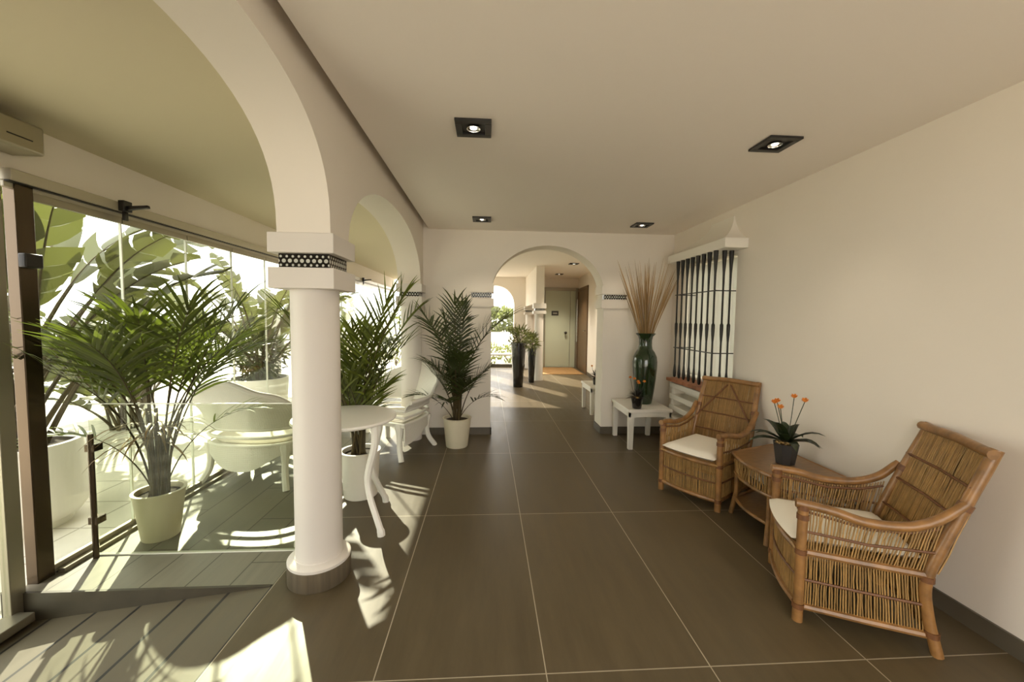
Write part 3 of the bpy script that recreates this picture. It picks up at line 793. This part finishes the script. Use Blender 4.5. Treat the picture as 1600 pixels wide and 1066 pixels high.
def palm(loc, label, seed, potargs, fr, leafm, group='potted palms', stems=9, spread=.07, dry=0, seeds=None):
    Q = random.Random(seed)
    t = thing('potted_palm', loc, 0, label, 'potted palm', group)
    pot(t, *potargs); h = potargs[2]
    lf = MB(); st = MB()
    for f in fr:
        b = V((Q.gauss(0, spread*.5), Q.gauss(0, spread*.5), h-.05))
        frond(lf, st, b, f[0], f[1], f[2], f[3], f[4], f[5], f[6], Q, *(f[7:] if len(f) > 7 else ()))
    for i in range(stems):
        a = Q.uniform(0, 6.28); r = Q.uniform(.01, spread); hh = Q.uniform(.25, .55)
        st.tube([(r*math.cos(a), r*math.sin(a), h-.05), (r*1.2*math.cos(a), r*1.2*math.sin(a), h+hh*.5), (r*1.5*math.cos(a+.1), r*1.5*math.sin(a+.1), h+hh)], Q.uniform(.006, .012), 6)
    lf.build('fronds', leafm, t); st.build('stems', STEM, t)
    if dry:
        mb = MB()
        for i in range(dry):
            a = Q.uniform(0, 6.28); p = V((.05*math.cos(a), .05*math.sin(a), h+Q.uniform(.30, .50)))
            d = V((math.cos(a), math.sin(a), Q.uniform(-.1, .5))); leaflet(mb, p, d, V((0, 0, 1)), Q.uniform(.18, .34), .009, 1.6, 5)
        mb.build('dry_leaves', DRY, t)
    return t
Q = random.Random(21); fr = []
for i in range(18):
    az = i*2.399+.5; el = math.radians(Q.uniform(80, 89.5) if i % 3 else Q.uniform(72, 80))
    if math.cos(az) < -.2: el = max(el, math.radians(84))
    if math.cos(az) > .5: el = max(el, math.radians(81))
    fr.append((az, el, Q.uniform(1.05, 1.36), Q.uniform(.35, 1.05), 13, .35, .0088, .60, .008, .75, 58, 22))
fr.append((3.35, 1.25, .78, 1.5, 7, .24, .011, .62, .005, .8, 52, 25)); fr.append((.3, 1.3, .8, 1.2, 6, .2, .010, .66, .005, .7, 52, 25))
palm((-2.05, 2.53, 0), 'feathery green palm in a cream pot behind the glass railing', 5, (.095, .130, .30, CERAM), fr, PALM, stems=16, spread=.06, dry=34)
Q = random.Random(8); fr = []
for i in range(16):
    az = i*2.399+1.1; el = math.radians(Q.uniform(76, 89))
    fr.append((az, el, Q.uniform(.8, 1.34) if i % 4 else .62, Q.uniform(.3, .9), 13, .30, .0092, .45, .008, .6, 55, 20))
palm((-.985, 3.07, 0), 'potted palm in a white planter behind the wicker table and round column', 9, (.125, .145, .36, PLANTW), fr, PALM_SUN, stems=10, spread=.05)
Q = random.Random(4); fr = []
for i in range(16):
    az = i*2.399+.2; el = math.radians(Q.uniform(76, 88))
    if math.sin(az) > .3: el = math.radians(88.5)
    fr.append((az, el, (Q.uniform(1.15, 1.42) if i % 2 else Q.uniform(.6, .95)), Q.uniform(.4, 1.15)*(.35 if math.sin(az) > .3 else 1), 15, .28*(.75 if math.sin(az) > .3 else 1), .0085, .50, .009, .6, 62, 28))
for i in range(3): fr.append((-.4-i*1.3, 1.1, .58, 1.2, 9, .2, .009, .5, .005, .6))
palm((-.325, 4.23, 0), 'dark green palm in a cream pot against the back wall', 14, (.118, .150, .315, CERAM), fr, PALMD, stems=8, spread=.04)

# ------------------------------------------------------------------ white wicker furniture
def wicker_chair(loc, rz, label, W=.36, D=.33, ht=.80):
    t = thing('wicker_armchair', loc, rz, label, 'chair', 'white wicker armchairs in the gallery')
    def plan(u, flare):           # u -1..1 round the U, back at +Y
        a = u*PI*.5
        k = abs(u)
        x = (W+flare)*math.copysign(min(1, abs(math.sin(a*1.0))**.75), u); yy = (D+flare)*math.cos(a)**.8 if k < .999 else 0
        if k > .62: f = (k-.62)/.38; yy = (D+flare)*math.cos(.62*PI/2)**.8*(1-f)-(D*.85)*f; x = math.copysign(W+flare*(1), u)*(abs(math.sin(.62*PI/2))**.75+(1-abs(math.sin(.62*PI/2))**.75)*min(1, f*2))
        return x, yy
    def topz(u):
        k = abs(u)
        return .58+(ht-.58)*max(0, math.cos(min(1, k/.72)*PI/2))**.6+.035*math.cos(u*PI*3.2)*max(0, 1-k*1.6)
    rows = []; N = 48
    for j in range(9):
        s = j/8; r = []
        for i in range(N+1):
            u = -1+2*i/N; z = .495+(topz(u)-.495)*s; fl = .015+.065*s**2
            x, yy = plan(u, fl); r.append((x, yy+.07*s*max(0, math.cos(u*PI/2)), z))
        rows.append(r)
    MB().shell(rows, .018).build('back_and_arms', WICK, t)
    rim = [V(p) for p in rows[-1]]
    MB().tube(rim, .021, 8).build('rolled_rim', WICKP, t)
    mb = MB()
    for fl, z in ((.015, .49), (.012, .425), (.012, .36)):
        pts = []
        for i in range(N+1): x, yy = plan(-1+2*i/N, fl); pts.append((x, yy, z))
        pts.append((0, -D*.85-.02, z)); pts.append(pts[0]); mb.tube(pts, .014, 8)
    mb.build('seat_rails', WICKP, t)
    rows = []
    for j in range(3):
        r = []
        for i in range(N+1): x, yy = plan(-1+2*i/N, .008); r.append((x, yy,   .36-.075*j-(.06*j/2*math.cos((-1+2*i/N)*PI*2))))
        rows.append(r)
    MB().shell(rows, .012).build('skirt', WICK, t)
    pl = []
    for i in range(N+1): pl.append(plan(-1+2*i/N, 0))
    MB().prism(pl, 'z', .325, .36).build('seat', WICK, t)
    MB().prism([(x*.9, y*.9) for x, y in pl], 'z', .361, .395).build('cushion_pad', CUSH, t, bevel=.015)
    for sx in (-1, 1):
        for yy, dy in ((D*.72, .07), (-D*.78, -.04)):
            x = sx*(W*.80); MB().tube(spl([(x, yy, .36), (x, yy, .25), (x+sx*.01, yy+dy*.3, .12), (x+sx*.05, yy+dy, .02), (x+sx*.056, yy+dy*1.1, 0)], 5), [.045]*3+[.04, .036, .032, .03]+[.026]*14, 8).build('leg', WICKP, t)
    return t
wicker_chair((-1.92, 3.52, 0), math.radians(172), 'white wicker armchair seen through the glass railing, left of the round column', W=.40, D=.34, ht=.85)
wicker_chair((-.985, 4.14, 0), math.radians(-26), 'white wicker armchair before the back wall, just left of the dark potted palm', W=.33, D=.30, ht=.85)
wicker_chair((-1.85, 4.85, 0), math.radians(28), 'white wicker armchair deep in the gallery, behind the palm in the white planter', W=.33, D=.31)

t = thing('wicker_table', (-.95, 2.66, 0), 0, 'white wicker table with curved legs, half hidden behind the round column', 'table')
MB().lathe([(0, .705), (.315, .705), (.328, .712), (.33, .72), (.325, .73), (0, .733)], 48).build('table_top', WICKP, t)
for i in range(4):
    a = math.radians(-34+90*i); c, s = math.cos(a), math.sin(a)
    pr_ = [(.285, .71), (.285, .58), (.235, .43), (.215, .33), (.24, .22), (.30, .10), (.335, .03), (.34, .0)]
    MB().tube(spl([(r*c, r*s, z) for r, z in pr_], 4), [.024]*12+[.021]*12+[.025]*5, 8).build('leg', WICKP, t)

# ------------------------------------------------------------------ far hall
d = thing('door_3', (0, Y2, 0), 0, None, None, None, 'structure')
mb = MB(); mb.box((1.46, -.06, 0), (1.53, .02, 2.27)); mb.box((1.46, -.06, 2.19), (2.57, .02, 2.27)); mb.box((2.49, -.08, 0), (2.57, .02, 2.27)); mb.box((1.60, -.055, 0), (1.63, .01, 2.19)); mb.build('door_frame', ALU, d, bevel=.004)
MB().box((1.63, -.035, .015), (2.335, -.005, 2.19)).build('door_leaf', DOORG, d)
MB().box((2.35, -.035, .015), (2.49, -.005, 2.19)).build('side_panel', DOORG, d)
MB().box((1.53, -.035, .0), (1.60, -.005, 2.19)).build('side_panel', DOORG, d)
MB().lathe([(.03, 0), (.03, .02), (.018, .03), (.018, .05), (.036, .06), (.038, .085), (.02, .10), (0, .1)], 20).build('door_knob', BLACK, d).matrix_local = Matrix.Translation((2.21, -.035, 1.0)) @ Matrix.Rotation(PI/2, 4, 'X')
for x in (1.565, 2.53):
    MB().tube([(x, -.10, .75), (x, -.10, 1.95)], .016, 10).build('pull_bar', STEEL, d)
pq = tag(MB().box((-.10, -.012, -.065), (.10, 0, .065)).build('door_plaque', PLAQ, None, loc=(1.905, Y2-.036, 1.55)), 'small dark plaque on the pale green far door', 'sign')
MB().box((-.06, -.014, -.02), (.06, -.011, .02)).build('plaque_mark', PLAQL, pq)
# brown door standing in the right wall of the far hall
ang = math.atan2(.34, 6.27)
d = thing('door_4', (2.49, 9.62, 0), -ang, None, None, None, 'structure')
mb = MB(); mb.box((-.03, 0, 0), (.06, .09, 2.24)); mb.box((-.03, 1.27, 0), (.06, 1.36, 2.24)); mb.box((-.03, 0, 2.15), (.06, 1.36, 2.24)); mb.build('door_frame', DOORB, d, bevel=.004)
MB().box((-.015, .09, .01), (.03, 1.27, 2.15)).build('door_leaf', DOORB, d)
mb = MB(); mb.tube([(-.06, .20, 1.1), (-.06, .36, 1.1)], .012, 8); mb.tube([(-.015, .20, 1.1), (-.06, .20, 1.1)], .012, 8); mb.build('handle', STEEL, d)
tag(MB().box((1.27, 9.66, 0), (2.42, 11.0, .012)).build('door_mat', MAT, None), 'large brown coir doormat before the pale green far door', 'doormat')

def bush(mb, c, rad, n, L, w, Q, hollow=.4, upright=.3):
    for i in range(n):
        while True:
            p = V((Q.uniform(-1, 1), Q.uniform(-1, 1), Q.uniform(-1, 1)))
            if hollow < p.length < 1: break
        d = p.normalized()+V((Q.gauss(0, .5), Q.gauss(0, .5), Q.gauss(0, .5)+upright))
        q = V(c)+V((p.x*rad[0], p.y*rad[1], p.z*rad[2]))
        leaflet(mb, q, d, V((Q.gauss(0, .4), Q.gauss(0, .4), 1)), L*Q.uniform(.6, 1.2), w*Q.uniform(.7, 1.2), .5, 2, .2)
def tall_planter(loc, rt, h, label, seed):
    Q = random.Random(seed)
    t = thing('tall_planter', loc, 0, label, 'planter', 'tall black planters in the far hall')
    MB().lathe([(rt*.62, 0), (rt*.64, .006), (rt*.72, h*.3), (rt*.88, h*.65), (rt, h-.01), (rt, h), (rt-.015, h), (rt-.02, h-.05)], 40).build('pot', BLKPOT, t)
    MB().lathe([(rt-.02, h-.05), (rt-.02, h-.03), (0, h-.03)], 24).build('soil', SOIL, t)
    mb = MB(); bush(mb, (0, 0, h+.12), (rt*1.45, rt*1.45, .2), 260, .12, .016, Q, .1, .5); mb.build('leaves', SHRUBP, t)
    mb = MB()
    for i in range(12):
        a = Q.uniform(0, 6.28); r = Q.uniform(.2, 1)*rt*1.3; mb.tube([(0, 0, h-.04), (r*.5*math.cos(a), r*.5*math.sin(a), h+.12), (r*math.cos(a), r*math.sin(a), h+Q.uniform(.15, .3))], .004, 5)
    mb.build('stems', STEM, t)
    return t
tall_planter((.625, 7.90, 0), .155, .90, 'tall glossy black planter with leafy plant, nearest beyond the arch', 31)
tall_planter((.96, 8.45, 0), .095, .74, 'slimmer tall black planter with leafy plant, just behind the broad black planter', 32)

# ------------------------------------------------------------------ outdoors
def paddle(lf, st, base, az, el, LP, LB, W, Q, lean=.5):
    """banana-like leaf: petiole then torn blade"""
    p = V(base); e = el; N = 8; pts = [p.copy()]
    for k in range(N):
        e -= lean*.35/N; p = p+V((math.cos(az)*math.cos(e), math.sin(az)*math.cos(e), math.sin(e)))*(LP/N); pts.append(p.copy())
    M = 22; mid = [p.copy()]; dirs = []
    for k in range(M):
        e -= lean*(.5+1.2*k/M)/M; d = V((math.cos(az)*math.cos(e), math.sin(az)*math.cos(e), math.sin(e))); dirs.append(d); p = p+d*(LB/M); mid.append(p.copy())
    dirs.append(dirs[-1])
    st.tube(pts+mid[2::3], [.020-.010*i/len(pts) for i in range(len(pts))]+[.009-.008*i/len(mid[2::3]) for i in range(len(mid[2::3]))], 6)
    tw = Q.uniform(-.7, .7)
    for sg in (-1, 1):
        k = 0
        while k < M:
            run = Q.choice((2, 3, 3, 4, 6)); k1 = min(M, k+run)
            dr = Q.uniform(-.05, .4); rows = []
            for i in range(k, k1+1):
                s = i/M; d = dirs[i]; side = V((-math.sin(az), math.cos(az), 0)); up = side.cross(d)*-1
                if up.z < 0: up = -up
                sd = side*math.cos(tw)+up*math.sin(tw)
                w = W*(math.sin(PI*min(.98, .06+.9*s**.8)))**.75
                g = .0 if i not in (k, k1) else .014
                fwd = d*(g if i == k else (-g if i == k1 else 0))
                r = [mid[i]]
                for j in (1, 2, 3):
                    u = j/3; r.append(mid[i]+fwd*u+sd*sg*w*u+d*w*.45*u*u+up*(.28*w*u-.9*dr*w*u*u)+V((0, 0, -dr*w*.7*u*u)))
                rows.append(r)
            lf.strip(rows); k = k1
def strelitzia(loc, label, seed, n, LP, LB, W, planter=None, group='banana-leaved plants outside', name='banana_plant', elr=(58, 86), mat=None):
    Q = random.Random(seed)
    t = thing(name, loc, 0, label, 'plant', group)
    lf = MB(); st = MB(); z0 = 0
    if planter:
        rb, rt, h = planter
        MB().lathe([(rb*.72, 0), (rb*.74, .05), (rb*.86, .07), (rb, .15), (rt, h-.015), (rt, h), (rt-.03, h), (rt-.035, h-.06)], 56).build('planter', PLANTW, t)
        MB().lathe([(rt-.036, h-.06), (rt-.036, h-.045), (0, h-.04)], 32).build('soil', SOIL, t); z0 = h-.06
    for i in range(n):
        az = i*2.399+Q.uniform(-.3, .3); el = math.radians(Q.uniform(*elr))
        paddle(lf, st, (Q.gauss(0, .06), Q.gauss(0, .06), z0), az, el, LP*Q.uniform(.35, 1.12), LB*Q.uniform(.8, 1.15), W*Q.uniform(.8, 1.1), Q, Q.uniform(.5, 1.2))
    lf.build('leaves', mat or STREL, t); st.build('stems', STEM, t)
    return t, lf
G = -.16
strelitzia((-3.38, 2.98, G), 'banana-leaved plant in a big white round planter outside the entrance glass', 41, 22, 1.30, .95, .21, (.36, .335, .62))
t, _ = strelitzia((-3.44, 6.1, G), 'leafy plant in a white round planter outside, above the white wicker armchair', 42, 13, 1.2, .9, .17, (.36, .39, .62))
mb = MB(); bush(mb, (0, 0, .95), (.36, .36, .42), 700, .14, .022, random.Random(2), .2); mb.build('underplanting', SHRUB, t)
strelitzia((-4.9, 5.5, G), 'banana-leaved clump outside, behind the palm at the glass', 43, 20, 1.1, .85, .20)
strelitzia((-6.0, 7.2, G), 'banana-leaved clump outside, between the two white planters', 44, 20, 1.15, .85, .20)
strelitzia((-4.9, 8.7, G), 'tall banana-leaved clump outside, just left of the round column', 45, 24, 1.45, .95, .21)
strelitzia((-2.95, 8.6, G), 'banana-leaved clump outside, seen between column and palm', 46, 16, 1.0, .8, .18)
strelitzia((-5.2, 3.8, G), 'banana-leaved clump outside, behind the big white planter', 47, 22, 1.7, .95, .23)
def shrub(loc, rad, n, label, seed, mat, L=.12, w=.025, group='shrubs outside', name='garden_shrub', cat='shrub'):
    t = thing(name, loc, 0, label, cat, group)
    mb = MB(); Q = random.Random(seed); bush(mb, (0, 0, rad[2]*1.05), rad, n, L, w, Q, .35); mb.build('foliage', mat, t)
    mb = MB()
    for i in range(6):
        a = Q.uniform(0, 6.28); mb.tube([(0, 0, 0), (rad[0]*.4*math.cos(a), rad[1]*.4*math.sin(a), rad[2]*.8), (rad[0]*.7*math.cos(a), rad[1]*.7*math.sin(a), rad[2]*1.4)], [.02, .012, .005], 6)
    mb.build('branches', BARK, t)
    return t
shrub((-3.2, 11.2, G), (.7, .7, .75), 900, 'pale green shrub outside, behind the palm beside the column', 51, SHRUBP)
shrub((-2.9, 12.6, G), (.9, .8, 1.0), 1000, 'pale green shrub outside at the far end of the gallery', 52, SHRUBP)
shrub((-8.2, 9.6, G), (1.2, 1.0, .8), 1000, 'broad shrub outside, far behind the planters', 53, SHRUB)
shrub((-7.0, 5.4, G), (1.0, 1.0, .75), 900, 'broad shrub outside, behind the clump at the glass', 54, SHRUB)
shrub((.05, 13.2, G), (.5, .4, .35), 500, 'low shrub outside the far arched opening', 55, SHRUBP)
shrub((.75, 13.6, G), (.45, .4, .3), 500, 'small shrub outside, right side of the far arched opening', 56, SHRUBP)
def tree(loc, rad, h, n, label, seed):
    t = thing('garden_tree', loc, 0, label, 'tree', 'distant trees')
    mb = MB(); bush(mb, (0, 0, h), rad, n, .5, .16, random.Random(seed), .4); mb.build('crown', TREEL, t)
    MB().tube([(0, 0, 0), (.05, 0, h*.5), (0, 0, h)], [.18, .13, .08], 8).build('trunk', BARK, t)
tree((.6, 30, G), (2.0, 2, .9), 1.35, 700, 'distant tree seen through the far arched opening', 61)
tree((-9, 24, G), (3, 2.5, 2.2), 2.8, 900, 'distant tree far beyond the gallery end', 63)
# white garden walls outside
struct(MB().box((-30, 17.5, G), (8, 17.8, .75)), 'wall_garden_far', BUILDW)
struct(MB().box((-11.2, -8, G), (-11, 17.5, .55)), 'wall_garden_side', BUILDW)
tag(MB().box((-.13, -.13, 0), (.13, .13, 1.75)).build('garden_pillar', BUILDW, None, loc=(-3.95, 7.35, G), bevel=.01), 'square white pillar outside among the banana leaves', 'pillar')

# ------------------------------------------------------------------ light
w = bpy.data.worlds.new('World'); SC.world = w; w.use_nodes = True
bg = w.node_tree.nodes['Background']; bg.inputs[0].default_value = (1.0, .965, .90, 1); bg.inputs[1].default_value = 2.6
AZ, EL = math.radians(30), math.radians(28)
s = bpy.data.lights.new('sun', 'SUN'); s.energy = 7.5; s.color = (1, .90, .72); s.angle = math.radians(.6)
so = bpy.data.objects.new('sun', s); COL.objects.link(so)
dv = V((math.sin(AZ)*math.cos(EL), -math.cos(AZ)*math.cos(EL), -math.sin(EL)))
so.rotation_euler = dv.to_track_quat('-Z', 'Y').to_euler()
# lamps in the downlights
for (x, y, z, e) in ((-.085, 2.17, HC, 9), (1.635, 2.21, HC, 5), (-.07, 4.12, HC, 9), (1.645, 4.18, HC, 7), (1.78, 8.15, 2.55, 80), (1.83, 10.1, 2.55, 80)):
    l = bpy.data.lights.new('downlight_lamp', 'SPOT'); l.energy = e; l.spot_size = math.radians(100); l.spot_blend = .8; l.color = (1, .86, .66); l.shadow_soft_size = .03
    o = bpy.data.objects.new('downlight_lamp', l); COL.objects.link(o); o.location = (x, y, z-.02)

# ------------------------------------------------------------------ camera
cam = bpy.data.cameras.new('camera'); co = bpy.data.objects.new('camera', cam); COL.objects.link(co)
cam.sensor_width = 36; cam.lens = 611.331/1600*36; cam.clip_start = .02; cam.clip_end = 300
x = V((.99803175, -.00849388, .0621327)); y = V((-.06152299, .05928938, .99634316)); u = V((.01214663, .9982047, -.05865012))
M = Matrix(((x[0], x[1], -x[2], 0), (y[0], y[1], -y[2], 0), (u[0], u[1], -u[2], 1.4), (0, 0, 0, 1)))
co.matrix_world = M
SC.camera = co
SC.view_settings.view_transform = 'Standard'; SC.view_settings.look = 'None'; SC.view_settings.gamma = 1; SC.view_settings.use_curve_mapping = False
SC.view_settings.exposure = 0.93
cy = SC.cycles
cy.use_denoising = True
try: cy.denoiser = 'OPENIMAGEDENOISE'
except Exception: pass
cy.max_bounces = 14; cy.diffuse_bounces = 8; cy.transparent_max_bounces = 32; cy.sample_clamp_indirect = 6
cy.caustics_reflective = False; cy.caustics_refractive = False
